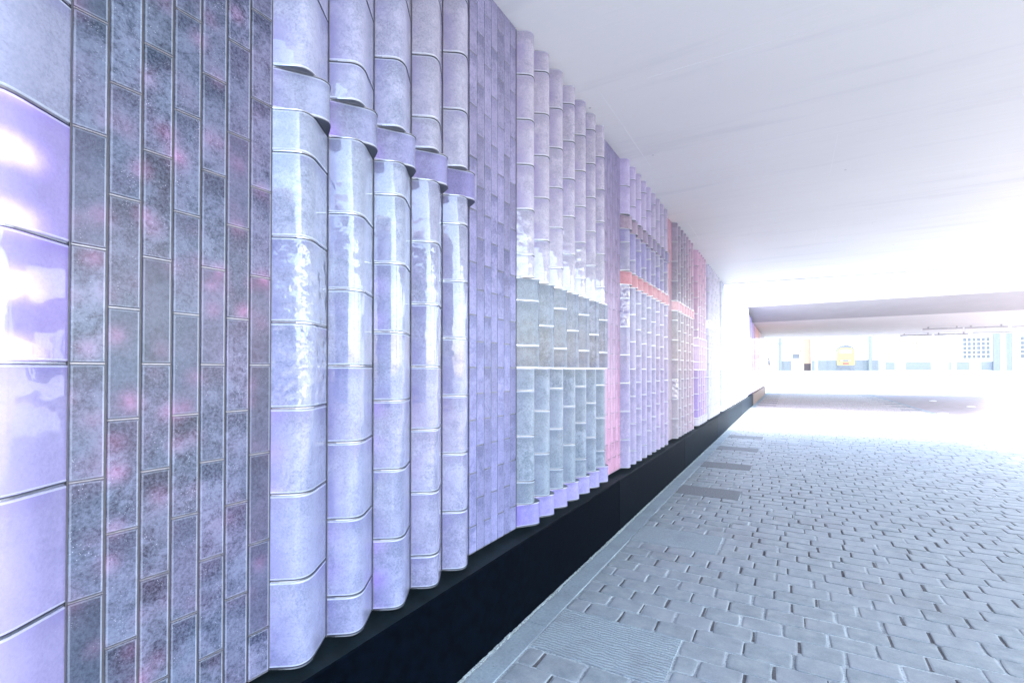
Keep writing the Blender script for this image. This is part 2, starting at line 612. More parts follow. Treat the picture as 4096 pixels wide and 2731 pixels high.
def stone(x0, x1, y0, y1, lod):
    gx = random.uniform(0.005, 0.012)
    gy = random.uniform(0.003, 0.0065)
    x0 += gx * random.uniform(0.4, 1.1); x1 -= gx * random.uniform(0.4, 1.1); y0 += gy; y1 -= gy
    if x1 - x0 < 0.03:
        return
    r = random.uniform(0.012, 0.024)
    sk = random.uniform(-0.006, 0.006)
    base = []
    for (cx, cy, sx, sy) in ((x1, y1, 1, 1), (x0, y1, -1, 1), (x0, y0, -1, -1), (x1, y0, 1, -1)):
        s = sk * sx
        c3 = [(0, -1), (-0.29, -0.29), (-1, 0)] if lod else [(0, -0.6), (-0.6, 0)]
        if sx * sy < 0:
            c3 = c3[::-1]
        for (u, w_) in c3:
            base.append((cx + s * 0.3 + u * r * sx + random.uniform(-.0025, .0025), cy + w_ * r * sy * 0.7 + random.uniform(-.0016, .0016)))
        # a point in the middle of the following side
        if lod:
            nx = {(1, 1): (-1, 1), (-1, 1): (-1, -1), (-1, -1): (1, -1), (1, -1): (1, 1)}[(sx, sy)]
            ex = x1 if nx[0] > 0 else x0
            ey = y1 if nx[1] > 0 else y0
            for t in ((0.35, 0.68) if nx[0] != sx else (0.5,)):
                base.append((cx + (ex - cx) * t + random.uniform(-.003, .003), cy + (ey - cy) * t + random.uniform(-.0022, .0022)))
    n = len(base)
    mx = sum(p[0] for p in base) / n; my = sum(p[1] for p in base) / n
    dz = random.uniform(-0.0035, 0.0025)
    tx = random.uniform(-0.010, 0.010); ty = random.uniform(-0.014, 0.014)
    s = len(sv_)
    rings = ((1.0, -0.022, 0.0), (1.0, -0.004, 0.0), (1.0, -0.0004, 0.004), (1.0, 0.0010, 0.014)) if lod else ((1.0, -0.02, 0.0), (1.0, -0.004, 0.0), (1.0, 0.0, 0.009))
    for (_, z, ins) in rings:
        for (px, py) in base:
            dx, dy = px - mx, py - my
            L = math.hypot(dx, dy)
            hx = (x1 - x0) / 2; hy = (y1 - y0) / 2
            qx = mx + dx * (1 - ins / hx); qy = my + dy * (1 - ins / hy)
            sv_.append((qx, qy, z + dz + tx * (qx - mx) + ty * (qy - my)))
    R_ = len(rings)
    for k in range(R_ - 1):
        for i in range(n):
            j = (i + 1) % n
            sf_.append((s + k * n + i, s + k * n + j, s + (k + 1) * n + j, s + (k + 1) * n + i))
    sf_.append(tuple(s + (R_ - 1) * n + i for i in range(n)))
    t = random.random()
    st_.extend([t] * (n * R_))


rows = int((42.3 + 3) / PITCH)
y_start = 3.02 - PITCH * int((3.02 + 2.6) / PITCH)
ri = 0
y = y_start
while y < 42:
    lod = y < 13
    ym = y + PITCH / 2
    inslab = any(a < ym < b for (a, b) in slab_rows(0))
    xa = -0.56 if (inslab and ym > 2.5) else X0P
    xb = 3.925 if (inslab and ym > 8) else X1P
    x = xa + random.uniform(-0.004, 0.004)
    first = True
    while x < xb - 0.05:
        L = random.gauss(0.236, 0.012)
        if first and ri % 2:
            L *= 0.5
        first = False
        x2 = min(x + L, xb)
        if xb - x2 < 0.09:
            x2 = xb
        wob = 0.004 * math.sin(x * 2.3 + ri * 0.7)
        stone(x, x2, y + wob, y + PITCH + wob, lod)
        if random.random() < (0.45 if y < 4 else 0.75) and x2 < xb:
            q = len(dv_)
            hw = random.uniform(0.007, 0.013)
            ya, yb = y + wob + random.uniform(0.004, 0.03), y + PITCH + wob - random.uniform(0.004, 0.03)
            zt = random.uniform(-0.0045, -0.0025)
            dv_ += [(x2 - hw, ya, zt), (x2 + hw * random.uniform(.6, 1.2), ya, zt), (x2 + hw * random.uniform(.4, 1.1), yb, zt), (x2 - hw * random.uniform(.3, 1.1), yb, zt)]
            df_.append((q, q + 1, q + 2, q + 3))
        x = x2
    ri += 1
    y += PITCH
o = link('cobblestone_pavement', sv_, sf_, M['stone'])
at = o.data.attributes.new('tone', 'FLOAT', 'POINT')
at.data.foreach_set('value', st_)
tag(o, kind='structure')

tag(link('joint_soil', dv_, df_, M['soil']), kind='structure')

# granite edge between pavement and road, and the road
mb = MB()
y = -3.0
while y < 43:
    mb.box(4.585, 4.70, y + 0.003, y + 0.997, -0.04, 0.006)
    y += 1.0
tag(mb.build('kerb_edge', M['strip']), kind='structure')
tag(link('road', [(4.703, -60, -0.02), (13.2, -60, -0.02), (13.2, 43, -0.02), (4.703, 43, -0.02)], [(0, 1, 2, 3)], M['asphalt']), kind='structure')
ry = []
for i in range(0, 16):
    yy = 43 + 2 * i
    ry += [(4.703, yy, ramp_z(yy) - 0.02), (13.2, yy, ramp_z(yy) - 0.02)]

# small white reflector studs on the road under the far bridge
for i, (sx, sy) in enumerate(((6.6, 33.6), (7.0, 29.0), (8.0, 26.6), (8.7, 24.4), (5.0, 24.0))):
    mb = MB()
    mb.cyl(sx, sy, -0.02, -0.004, 0.16, 0.15, 18)
    mb.cyl(sx, sy, -0.004, 0.006, 0.14, 0.09, 18)
    o = mb.build('road_stud', M['white_paint'])
    tag(o, ['flat white disc on the red-grey road, farthest of the five discs', 'flat white disc on the red-grey road, second farthest of the five discs',
            'flat white disc on the red-grey road, in the middle of the five discs', 'flat white disc on the red-grey road, nearest of the discs on the right',
            'flat white disc on the road close to the edge of the cobbled pavement'][i], 'road stud', 'white discs on the road')

# ------------------------------------------------------------------ the glass wall
W0 = 0.240
DEPTH = 1.0


def profile(W, mirror=False, off=0.0, n=7):
    """plan outline (x outwards, y along) of one fluted block"""
    D = 0.1066
    fy, by = 0.312 * W, W
    a = (0.0, 0.0)
    c = (D, fy)
    p1 = (c[0] * 0.56, c[1] * 0.56)
    p2 = (c[0] * 0.63, c[1] + (by - c[1]) * 0.37)
    pts = [(0, 0), (p1[0] * 0.5, p1[1] * 0.5)]
    for i in range(n + 1):
        t = i / n
        x = (1 - t) ** 2 * p1[0] + 2 * t * (1 - t) * c[0] + t * t * p2[0]
        y = (1 - t) ** 2 * p1[1] + 2 * t * (1 - t) * c[1] + t * t * p2[1]
        pts.append((x, y))
    pts += [((p2[0] + 0) / 2, (p2[1] + W) / 2), (0, W)]
    if mirror:
        pts = [(x * 1.06, W - y) for (x, y) in pts][::-1]
    if off:
        q = []
        for i, (x, y) in enumerate(pts):
            a_ = pts[max(0, i - 1)]; b_ = pts[min(len(pts) - 1, i + 1)]
            tx, ty = b_[0] - a_[0], b_[1] - a_[1]
            L = math.hypot(tx, ty)
            nx, ny = ty / L, -tx / L
            q.append((x + nx * off, y + ny * off))
        q[0] = (q[0][0], max(q[0][1], 0.0015)); q[-1] = (q[-1][0], min(q[-1][1], W - 0.0015))
        pts = q
    return pts


mesh_cache = {}


def bulge_mesh(W, h, mirror):
    key = ('b', round(W, 4), round(h, 4), mirror)
    if key in mesh_cache:
        return mesh_cache[key]
    P0 = profile(W, mirror, -0.0035)
    P1 = profile(W, mirror, -0.0015)
    P2 = profile(W, mirror, 0.0)
    g = 0.0032
    rings = [(P0, g), (P1, g + 0.001), (P2, g + 0.003), (P2, g + 0.0075), (P2, h * 0.5), (P2, h - g - 0.0075), (P2, h - g - 0.003), (P1, h - g - 0.001), (P0, h - g)]
    n = len(P0)
    v, f, rim = [], [], []
    for (P, z) in rings:
        v += [(p[0], p[1], z) for p in P]
    for k in range(len(rings) - 1):
        for i in range(n - 1):
            f.append((k * n + i, k * n + i + 1, (k + 1) * n + i + 1, (k + 1) * n + i))
            rim.append(1.0 if (k <= 2 or k >= 5) else 0.0)
    b = len(v)
    v += [(-0.004, 0.0, g), (-0.004, W, g), (-0.004, 0.0, h - g), (-0.004, W, h - g)]
    L = (len(rings) - 1) * n
    f.append(tuple([b, b + 1] + [i for i in range(n - 1, -1, -1)])); rim.append(0.5)
    f.append(tuple([b + 3, b + 2] + [L + i for i in range(n)])); rim.append(0.5)
    me = bpy.data.meshes.new('glass_block')
    me.from_pydata(v, [], f)
    me.polygons.foreach_set('use_smooth', [True] * len(f))
    me.set_sharp_from_angle(angle=R(38))
    a = me.attributes.new('rim', 'FLOAT', 'FACE')
    a.data.foreach_set('value', rim)
    me.materials.append(M['glass'])
    mesh_cache[key] = me
    return me


def flat_mesh(W, h):
    key = ('f', round(W, 4), round(h, 4))
    if key in mesh_cache:
        return mesh_cache[key]
    gy, gz = 0.0034, 0.0034
    lay = [(0.0, 0.0), (0.0050, 0.0), (0.0065, 0.0010), (0.0068, 0.0018), (0.0068, 0.0050)]       # (x, inset)
    v, f, rim = [], [], []
    for (x, ins) in lay:
        a, b, c, d = gy + ins, W - gy - ins, gz + ins, h - gz - ins
        v += [(x, a, c), (x, b, c), (x, b, d), (x, a, d)]
    for k in range(len(lay) - 1):
        for i in range(4):
            j = (i + 1) % 4
            f.append((k * 4 + i, k * 4 + j, (k + 1) * 4 + j, (k + 1) * 4 + i)); rim.append((0.0, 0.3, 0.6, (0.4, 1.0, 0.4, 0.5)[i])[k])
    L = (len(lay) - 1) * 4
    f.append((L, L + 1, L + 2, L + 3)); rim.append(0.0)
    f.append((3, 2, 1, 0)); rim.append(0.0)
    me = bpy.data.meshes.new('glass_tile')
    me.from_pydata(v, [], f)
    me.update()
    a = me.attributes.new('rim', 'FLOAT', 'FACE')
    a.data.foreach_set('value', rim)
    me.materials.append(M['glass_pink'])
    mesh_cache[key] = me
    return me


def put(me, name, loc, parent, mat, color):
    o = bpy.data.objects.new(name, me)
    col.objects.link(o)
    o.parent = parent
    o.location = loc
    o.color = color
    o.material_slots[0].link = 'OBJECT'
    o.material_slots[0].material = mat
    return o


def seams(odd, zones, top):
    """block boundaries of one column in units of a block, with the zone borders inserted"""
    s = {0.0, top}
    z = 0.0 if not odd else 0.5
    while z < top:
        s.add(z); z += 1.0
    for (a, b) in zones:
        s.add(a); s.add(b)
    s = sorted(x for x in s if 0 <= x <= top)
    return [x for i, x in enumerate(s) if i == 0 or x - s[i - 1] > 0.2]


def jit(c, a=0.04):
    k = 1 + random.uniform(-a, a)
    return [min(0.95, x * k) for x in c]


def bulge_bay(y0, n, W, zones, colour, label, top=11, mat=None, mott=0.5, ripple=None):
    root = thing('glass_wall_bay', (XW, y0, ZB), label, 'glass wall', 'bays of the glass wall')
    bp = MB().box(-0.10, -0.012, 0, n * W - 0.002, 0.0, top * BH).build('backing_panel', M['backing'], root)
    for c in range(n):
        ss = seams(c % 2, zones, top)
        zone_of = lambda z: any(a - 1e-6 <= z < b - 1e-6 for (a, b) in zones)
        fr = MB()
        for i, s in enumerate(ss):
            up = zone_of(s + 0.01) if i < len(ss) - 1 else None
            dn = zone_of(s - 0.01) if i > 0 else None
            kinds = set(x for x in (up, dn) if x is not None)
            for kd in kinds:
                P = profile(W, kd, 0.0024)
                z = s * BH
                if len(kinds) == 2:
                    z += 0.0022 if kd == up else -0.0022
                t = 0.0021 if len(kinds) == 2 else 0.0024
                fr.prism([(-0.006, 0.001)] + P + [(-0.006, W - 0.001)], z - t, z + t)
        # dark vertical joint in the valley
        fr.m = [2 if (len(fc) > 6) else mm for fc, mm in zip(fr.f, fr.m)]
        fr.box(-0.011, 0.0045, -0.0022, 0.0022, 0.0, top * BH, 1)
        frame = fr.build('column_frame', None, root, mats=[M['steel'], M['lead'], M['plate_dark']], loc=(0, c * W, 0))
        for i in range(len(ss) - 1):
            a, b = ss[i], ss[i + 1]
            mid = (a + b) / 2
            me = bulge_mesh(W, (b - a) * BH, zone_of(mid))
            cc, mt, mo = colour(c, mid, n)
            mo = mott if mo is None else mo
            put(me, 'glass_block', (0, 0, a * BH), frame, mt or mat or M['glass'], tuple(jit(cc)) + (mo,))
    return root


def flat_bay(y0, n, W, colour, label, top=11, mat=None, mott=0.8):
    root = thing('glass_wall_bay', (XW, y0, ZB), label, 'glass wall', 'bays of the glass wall')
    MB().box(-0.10, -0.012, 0, n * W - 0.002, 0.0, top * BH).build('backing_panel', M['backing'], root)
    for c in range(n):
        ss = seams(1 - c % 2 if True else 0, [], top)
        fr = MB()
        fr.box(-0.011, 0.0012, 0.0, W, 0.0, top * BH, 1)
        for s in ss:
            fr.box(-0.010, 0.0058, 0.0036, W - 0.0036, s * BH - 0.0018, s * BH + 0.0018, 0)
        frame = fr.build('column_frame', None, root, mats=[M['leadline'], M['lead']], loc=(0, c * W, 0))
        for i in range(len(ss) - 1):
            a, b = ss[i], ss[i + 1]
            me = flat_mesh(W, (b - a) * BH)
            cc, mt, mo = colour(c, (a + b) / 2, n)
            mo = mott if mo is None else mo
            put(me, 'glass_tile', (0.0, 0, a * BH), frame, M['tile'] if (mt or M['glass']) is M['glass'] else mt, tuple(jit(cc, 0.08)) + (mo,))
    return root


M['leadline'] = simple('grey_metal_joint', (0.22, 0.22, 0.25), 0.35, 0.7, 40, 0.2)


def mixc(a, b, t):
    t = max(0, min(1, t))
    return [a[i] * (1 - t) + b[i] * t for i in range(3)]


KG = 0.57


def C_(h):
    c = lin(h, KG)
    m = sum(c) / 3
    return [0.86 * x + 0.14 * m for x in c]


def grad(stops, z):
    if z <= stops[0][0]:
        return stops[0][1]
    for (a, ca), (b, cb) in zip(stops, stops[1:]):
        if z <= b:
            return mixc(ca, cb, (z - a) / (b - a))
    return stops[-1][1]


# G0, the nearest bulge
def colG0(c, z, n):
    if z > 5.5:
        return C_('#a3a8c8'), M['glass'], 0.5
    if z > 3.5:
        return C_('#a49ad4'), M['glass_lamps'], 0.15
    return C_('#a79ed6'), M['glass_soft'], 0.2


bulge_bay(0.496 - 2 * W0, 2, W0, [], colG0,
          'violet glowing fluted glass at the left edge of the photo, lit from behind', mott=0.3)


def colF1(c, z, n):
    base = [x * 0.35 for x in mixc(C_('#7890b6'), C_('#9c97cc'), (c - 2) / 5 + (z - 5) * 0.03)]
    t = random.random()
    if t < 0.35:
        base = [x * 0.72 for x in base]
    return base, M['glass_pink'], random.choice([1.0, 1.0, 0.9, 0.4])


flat_bay(0.496, 7, 0.0778, colF1, 'flat dark blue-grey marbled glass tiles with pink light spots behind them', mott=1.0)


def colA(c, z, n):
    if 6.5 < z < 7.0:
        return mixc(C_('#9aa2c4'), C_('#8278bd'), c / 4), M['glass_violet'], 0.5
    g = grad([(0, C_('#a3a9d6')), (3, C_('#aab2da')), (6, C_('#b4c0da')), (8, C_('#b9bbe0')), (11, C_('#c9c3dc'))], z)
    if c >= 3:
        g = mixc(g, C_('#c6bfcf') if z > 7 else C_('#b3afd2'), 0.5)
    g = [x * (0.80 if z < 7 else 0.92) for x in g]
    mt = M['glass_violet'] if (z < 4.6 and c < 3) else M['glass']
    if c == 0 and 3 < z < 5:
        mt = M['glass_ripple']
    if (c == 1 and 4.6 < z < 5.4) or (c == 3 and 4 < z < 6):
        mt = M['glass_wob']
    return g, mt, 0.55


M['glass_wob'] = glass_mat('slightly_rippled_glass', ripple=0.3)
bulge_bay(1.04, 5, 0.240, [(6.5, 7.0)], colA, 'large pale lavender fluted glass columns with one half-row of blocks jutting out')


def colF2(c, z, n):
    g = grad([(0, C_('#8f90c6')), (4, C_('#8a88c4')), (7, C_('#9f98c8')), (11, C_('#aea6cf'))], z)
    return g if random.random() > 0.3 else [x * 0.85 for x in g], M['glass'], 0.6


flat_bay(2.24, 7, 0.0764, colF2, 'flat periwinkle-blue glass tiles between the large lavender flutes and the grey flutes')


def colB(c, z, n):
    if z < 0.5:
        return mixc(C_('#9a90e0'), C_('#a39ad8'), c / 6), M['glass_violet'] if c < 2 else M['glass'], 0.35
    if 3.5 < z < 5.5:
        m_ = M['dull']
        return mixc(C_('#6b7c8e'), C_('#6b7090'), c / 6), m_, 0.75
    if z < 3.5:
        return mixc(C_('#97a8b8'), C_('#8f9fae'), random.random()), M['dull'], 0.55
    g = grad([(5.5, C_('#c2c0cf')), (7.5, C_('#beb7cf')), (11, C_('#c4bccd'))], z)
    m_ = M['glass_wob'] if z < 7.6 and random.random() < 0.4 else M['glass']
    return [x * 1.2 for x in g], m_, 0.45


bulge_bay(2.784, 7, 0.2388, [(0, 0.5), (3.5, 5.5)], colB, 'grey-green fluted glass columns with a jutting double row and violet bottom blocks')


def colF3(c, z, n):
    g = grad([(0, C_('#e49cbd')), (2.5, C_('#d99cc2')), (5, C_('#b795bd')), (8, C_('#a191bd')), (11, C_('#9a90bd'))], z)
    return g, M['glass'], 0.35


flat_bay(4.458, 7, 0.0817, colF3, 'flat glass tiles fading from bright pink at the bottom to mauve')


def colC(c, z, n):
    if 6.5 < z < 7:
        return C_('#e0929f'), M['dull'], 0.3
    if 8.5 < z < 9:
        return mixc(C_('#a88fa8'), C_('#8580b0'), c / 8), M['glass'], 0.4
    if 7 <= z <= 8.5:
        return mixc(C_('#aeaaca'), C_('#a8a2da'), random.random()), M['glass_wob'] if c in (0, 2) else M['glass'], 0.4
    if z > 9:
        return [x * 1.25 for x in mixc(mixc(C_('#c6bbe8'), C_('#c2b8d4'), random.random()), C_('#b3acc2'), c / 10)], M['dull'], 0.3
    g = grad([(0, C_('#b7add8')), (2, C_('#b09fd6')), (4, C_('#a99fd4')), (6.5, C_('#a8a2cc'))], z)
    if c > 5:
        g = mixc(g, C_('#c8a6d4'), 0.4)
    m_ = M['glass_ripple'] if (c == 0 and z > 5) else M['dull']
    return mixc(g, C_('#c6c3d4'), 0.3), m_, 0.4


bulge_bay(5.032, 9, 0.2315, [(6.5, 7.0), (8.5, 9.0)], colC, 'lilac fluted glass columns crossed by a salmon-pink band and a mauve band')


def colF4(c, z, n):
    g = grad([(0, C_('#b9a3b4')), (5, C_('#b49cae')), (8, C_('#d39aac')), (11, C_('#dc9db0'))], z)
    return g, M['glass'], 0.3


flat_bay(7.118, 6, 0.0835, colF4, 'narrow strip of flat dusty pink and mauve glass tiles')


def colD(c, z, n):
    if 6.5 < z < 7:
        return C_('#e8a3b5'), M['dull'], 0.15
    g = grad([(0, C_('#b9b0bd')), (5, C_('#b7a9b8')), (7, C_('#a9a2b4')), (11, C_('#b8a8bc'))], z)
    p = C_('#d6b3c9')
    t = max(0, (c - 3) / 3) if z > 8 else c / 8
    m_ = M['glass_ripple'] if (c == 0 and 1.9 < z < 3) else M['dull']
    return mixc(g, p, t), m_, 0.35


bulge_bay(7.62, 7, 0.2255, [(6.5, 7.0)], colD, 'grey-mauve fluted glass columns with a pale pink jutting band')
PLAIN = lambda col_, mo=0.3: (lambda c, z, n: (col_, M['glass'], mo))
flat_bay(9.20, 4, 0.0865, PLAIN(C_('#b7a6bd')), 'hidden strip of flat grey-pink tiles between the pink-banded and violet-based flutes')


def colE(c, z, n):
    if z < 0.5:
        return C_('#c2bbc8'), M['glass'], 0.3
    g = grad([(0.5, C_('#a98fd6')), (2.5, C_('#b59cd2')), (5, C_('#c2a6cd')), (8, C_('#d1abc6')), (11, C_('#dfb3cc'))], z)
    return [x * 1.2 for x in mixc(g, C_('#d9bbd0'), c / 7)], M['dull'], 0.2


bulge_bay(9.546, 5, 0.2288, [(0, 0.5), (3.5, 5.5)], colE, 'pink fluted glass columns turning violet towards the bottom')
flat_bay(10.69, 3, 0.0933, PLAIN(C_('#c2bbd4')), 'hidden strip of flat pale lilac tiles beside the pink-violet flutes')


def colG(c, z, n):
    if 6.5 < z < 7:
        return C_('#cdcad8'), M['glass'], 0.2
    g = grad([(0, C_('#b8b8c8')), (4, C_('#aeb0cc')), (7, C_('#aaa6d0')), (11, C_('#b6b1cc'))], z)
    return [x * 1.45 for x in mixc(g, C_('#cfcdd8'), 0.4 + c / 14)], M['dull'], 0.2


bulge_bay(10.97, 9, 0.2111, [(6.5, 7.0)], colG, 'long run of narrow pale blue-lilac fluted columns, last ones under the near bridge')
flat_bay(12.87, 3, 0.108, PLAIN(C_('#c6c6d4')), 'hidden strip of flat white tiles just before the end of the near bridge')
TOPG = 17


def pale(a, b):
    return lambda c, z, n: ([min(0.85, x * 1.55) for x in mixc(C_(a), C_(b), random.random())], M['dull'], 0.12)


far = [(13.195, 5, 0.224, [(0, 0.5), (3.5, 5.5)], 11, '#b9bdcf', '#c4c8d4', 'pale grey fluted columns at the very end of the near bridge'),
       (14.60, 5, 0.23, [(6.5, 7.0)], TOPG, '#c9cbe0', '#d8d8e6', 'tall whitish lilac fluted columns, first bay of the open gap between the bridges'),
       (16.05, 5, 0.23, [(0, 0.5), (3.5, 5.5)], TOPG, '#d3d3e2', '#dcdae6', 'tall white fluted columns, second bay of the open gap'),
       (17.50, 5, 0.23, [(6.5, 7.0)], TOPG, '#d9d7e4', '#e2dde6', 'tall white fluted columns in the middle of the open gap'),
       (18.95, 5, 0.23, [(0, 0.5), (3.5, 5.5)], TOPG, '#dcdae6', '#e4e0e8', 'tall white fluted columns, fourth bay of the open gap'),
       (20.40, 5, 0.23, [(6.5, 7.0)], TOPG, '#d9d8ea', '#e0dcec', 'tall white fluted columns at the foot of the far bridge')]
prev_end = 14.315
for (y0, n, W, zn, top, ca, cb, lab) in far:
    bulge_bay(y0, n, W, zn, pale(ca, cb), lab, top)
    if y0 > 14:
        gapw = y0 - prev_end
        flat_bay(prev_end, 3, gapw / 3, PLAIN(C_('#cfcfdc'), 0.15), 'strip of flat white tiles before the ' + {14.60: 'first', 16.05: 'second', 17.50: 'middle', 18.95: 'fourth', 20.40: 'last'}[y0] + ' tall bay of the gap', 11 if y0 < 14.7 else TOPG)
    prev_end = y0 + n * W


# flat tiled bays under the far bridge: each bay one tile sheet over its backing
def tile_sheet(y0, y1, top, ca, cb, label):
    root = thing('glass_wall_bay', (XW, y0, ZB), label, 'glass wall', 'bays of the glass wall')
    Ltot = y1 - y0
    n = max(1, round(Ltot / 0.155))
    W = Ltot / n
    MB().box(-0.10, 0.002, 0, Ltot, 0.0, top * BH).build('backing_panel', M['lead'], root)
    for part in range(4):
        mb = MB()
        for c in range(n):
            if c * 4 // n != part:
                continue
            z = 0.0 if c % 2 else -0.5
            while z < top:
                a, b = max(0, z), min(top, z + 1)
                mb.box(0.0025, 0.010 + (0.03 if (c // 3) % 2 else 0), c * W + 0.003, (c + 1) * W - 0.003, a * BH + 0.003, b * BH - 0.003)
                z += 1
        if not mb.v:
            continue
        o = mb.build('tile_facing', M['glass'], root)
        t = part / 3
        o.color = tuple(min(0.9, x * 1.7) for x in mixc(C_(ca), C_(cb), t)) + (0.2,)
    return root


sheets = [(21.55, 23.3, 15, '#dcd9ee', '#cfcbe8', 'flat whitish tiled bay where the far bridge begins'),
          (23.3, 25.6, 11.6, '#c4bce6', '#b3a9e0', 'flat lilac tiled bay under the sloping edge of the far bridge'),
          (25.6, 28.2, 11.1, '#bfa6cf', '#d9a9b4', 'flat tiled bay turning from lilac to pink under the far bridge'),
          (28.2, 31.4, 11.1, '#efb8a0', '#e9c0b6', 'flat peach-orange tiled bay under the far bridge'),
          (31.4, 34.6, 11.1, '#ecd2ca', '#e9dcd4', 'flat pale rose tiled bay under the far bridge'),
          (34.6, 37.8, 11.1, '#ece6da', '#efe9d6', 'flat cream tiled bay at the far end of the wall')]
for s in sheets:
    tile_sheet(*s)
# left-over strip to the near side, beyond the frame
flat_bay(-0.80, 10, 0.0816, PLAIN(C_('#8b97b8'), 0.8), 'flat dark blue-grey tiles beyond the glowing violet flutes')

# massive wall that carries the bays
mw = MB()
mw.box(-2.6, XW - 0.105, -2.0, 13.7, 0.0, 3.86)
mw.box(-2.6, XW - 0.105, 13.7, 23.2, 0.0, 5.75)
mw.box(-2.6, XW - 0.105, 23.2, 37.8, 0.0, 3.95)
o = mw.build('abutment_wall', M['white_paint'])
tag(o, 'solid abutment wall that carries the whole length of coloured glass', 'wall')
o = MB().box(-2.6, XW + 0.04, 14.35, 23.25, ZB + TOPG * BH + 0.004, ZB + TOPG * BH + 0.10).build('wall_coping', M['white_paint'])
tag(o, 'white coping along the top of the glass wall in the open gap', 'coping')

# ------------------------------------------------------------------ plinth, in long stones
pr = thing('plinth', (XP, 0, 0), 'long low black stone plinth under the glass wall, brown at its far end', 'plinth')
PM = [simple('haze_tinted_granite', c_, 0.5, 0, 6, 0.4, 0.15, 120, 0.001, 0.0, 0.03) for c_ in ((0.0008, 0.0024, 0.0052), (0.0022, 0.0052, 0.0095), (0.0070, 0.0130, 0.0210), (0.0130, 0.0210, 0.0310))]  # stones get paler with distance: haze and light painted into the granite
edges = [-2.0, 1.0, 4.75, 8.2, 12.3, 18.9, 25.0, 31.4, 37.8]
for i in range(len(edges) - 1):
    a, b = edges[i] + 0.004, edges[i + 1] - 0.004
    mb = MB()
    x = 0.0
    poly = [(x, -0.03), (x, 0.498), (x - 0.006, 0.505), (-0.085, 0.520), (-0.20, 0.545), (-0.20, -0.03)]
    mb.prism(poly, a, b, 'y')
    mb.m = [0] * len(mb.m)
    for q in range(2, len(mb.f)):
        if q - 2 in (2, 3):
            mb.m[q] = 1
    far_ = edges[i] > 23
    mats = [M['plinth_brown'], M['plinth_brown']] if far_ else [M['plinth'] if edges[i] < 4 else PM[max(0, min(3, i - 2))], M['plinth_top']]
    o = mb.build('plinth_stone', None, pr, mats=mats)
    if far_:
        o['label'] = 'brown plinth stone'

# ------------------------------------------------------------------ near bridge
def skew(x, y, s):
    return y + s * (x - XW)


b1 = thing('bridge', (0, 6, ZC), 'near bridge with a smooth white painted soffit over the pavement', 'bridge', 'bridges over the passage')
S1 = 0.096
XR = 6.5
mb = MB()
bx0 = -2.7
poly = [(bx0, -0.7), (XR, -0.7), (XR, skew(XR, 13.72, S1)), (bx0, skew(bx0, 13.72, S1))]
mb.prism(poly, 0.0, 0.9)
o = mb.build('soffit_slab', M['ceiling'], b1, loc=(0, -6, 0))
# raised sealed joints between the soffit boards
js = MB()
for (xa, xb, yy) in ((-0.95, 0.1, 3.76), (-0.45, 7, 5.52), (-1.35, 6, 8.92), (2.0, 7, 10.7), (-0.8, 5.5, 12.3)):
    js.box(xa, xb, yy - 6 - 0.0015, yy - 6 + 0.0015, -0.0015, 0.002)
for (x, ya, yb) in ((-1.335, 3.75, 5.4), (-1.35, 7.8, 8.9), (0.41, 5.56, 6.7), (0.38, 9.2, 10.0), (3.9, 6.0, 9.0)):
    js.box(x - 0.0015, x + 0.0015, ya - 6, yb - 6, -0.0015, 0.002)
js.build('soffit_joint', M['joint_light'], b1)
ed = MB()
ed.prism([(bx0, skew(bx0, 13.722, S1) - 6), (XR, skew(XR, 13.722, S1) - 6), (XR, skew(XR, 13.80, S1) - 6), (bx0, skew(bx0, 13.80, S1) - 6)], -0.02, 1.5)
ed.build('edge_beam', M['white_paint'], b1)

# ------------------------------------------------------------------ far bridge
b2 = thing('bridge', (0, 30, 3.96), 'far bridge with a sloping grey edge, white fascia and board-marked soffit', 'bridge', 'bridges over the passage')
mb = MB()
XR2 = 15.0
SA = -0.012
def ystr(y0, s, x): return y0 + s * (x - XW) - 30
prof = [(23.1, 0.37), (26.5, 0.0)]
v = []
for (x, xm, xf) in ((bx0, bx0, bx0), (9.0, 9.8, 14.3)):
    v += [(x, ystr(23.1, SA, x), 0.37), (xm, ystr(26.5, -0.03, xm), 0.0), (xf, ystr(39.8, 0.15, xf), 0.0), (xf, ystr(39.8, 0.15, xf), 1.0), (x, ystr(23.1, SA, x), 1.0)]
f = [(0, 1, 6, 5), (1, 2, 7, 6), (2, 3, 8, 7), (3, 4, 9, 8), (4, 0, 5, 9), (4, 3, 2, 1, 0), (5, 6, 7, 8, 9)]
link('soffit_slab', v, f, None, b2, mats=[M['haunch'], M['concrete_soffit'], M['white_paint']], fm=[0, 1, 2, 2, 2, 2, 2])
fa = MB()
fa.box(bx0, 9.0, 22.86 - 30, 23.09 - 30, 0.375, 0.74)
fa.box(bx0, 9.0, 22.94 - 30, 23.09 - 30, 0.745, 2.3)
fa.build('fascia', M['white_paint'], b2)

# tube lamps under the far bridge
def tube_lamp(x, y, z, L, label):
    t = thing('tube_lamp', (x, y, z), label, 'lamp', 'tube lamps under the far bridge')
    MB().box(-L / 2, L / 2, -0.07, 0.07, -0.10, -0.02).build('housing', M['metal_grey'], t)
    MB().box(-L / 2 + 0.03, L / 2 - 0.03, -0.045, 0.045, -0.125, -0.101).build('diffuser', M['white_paint'], t)
    for s in (-1, 1):
        MB().box(s * L * 0.36 - 0.03, s * L * 0.36 + 0.03, -0.03, 0.03, -0.02, 0.055).build('bracket', M['metal_grey'], t)


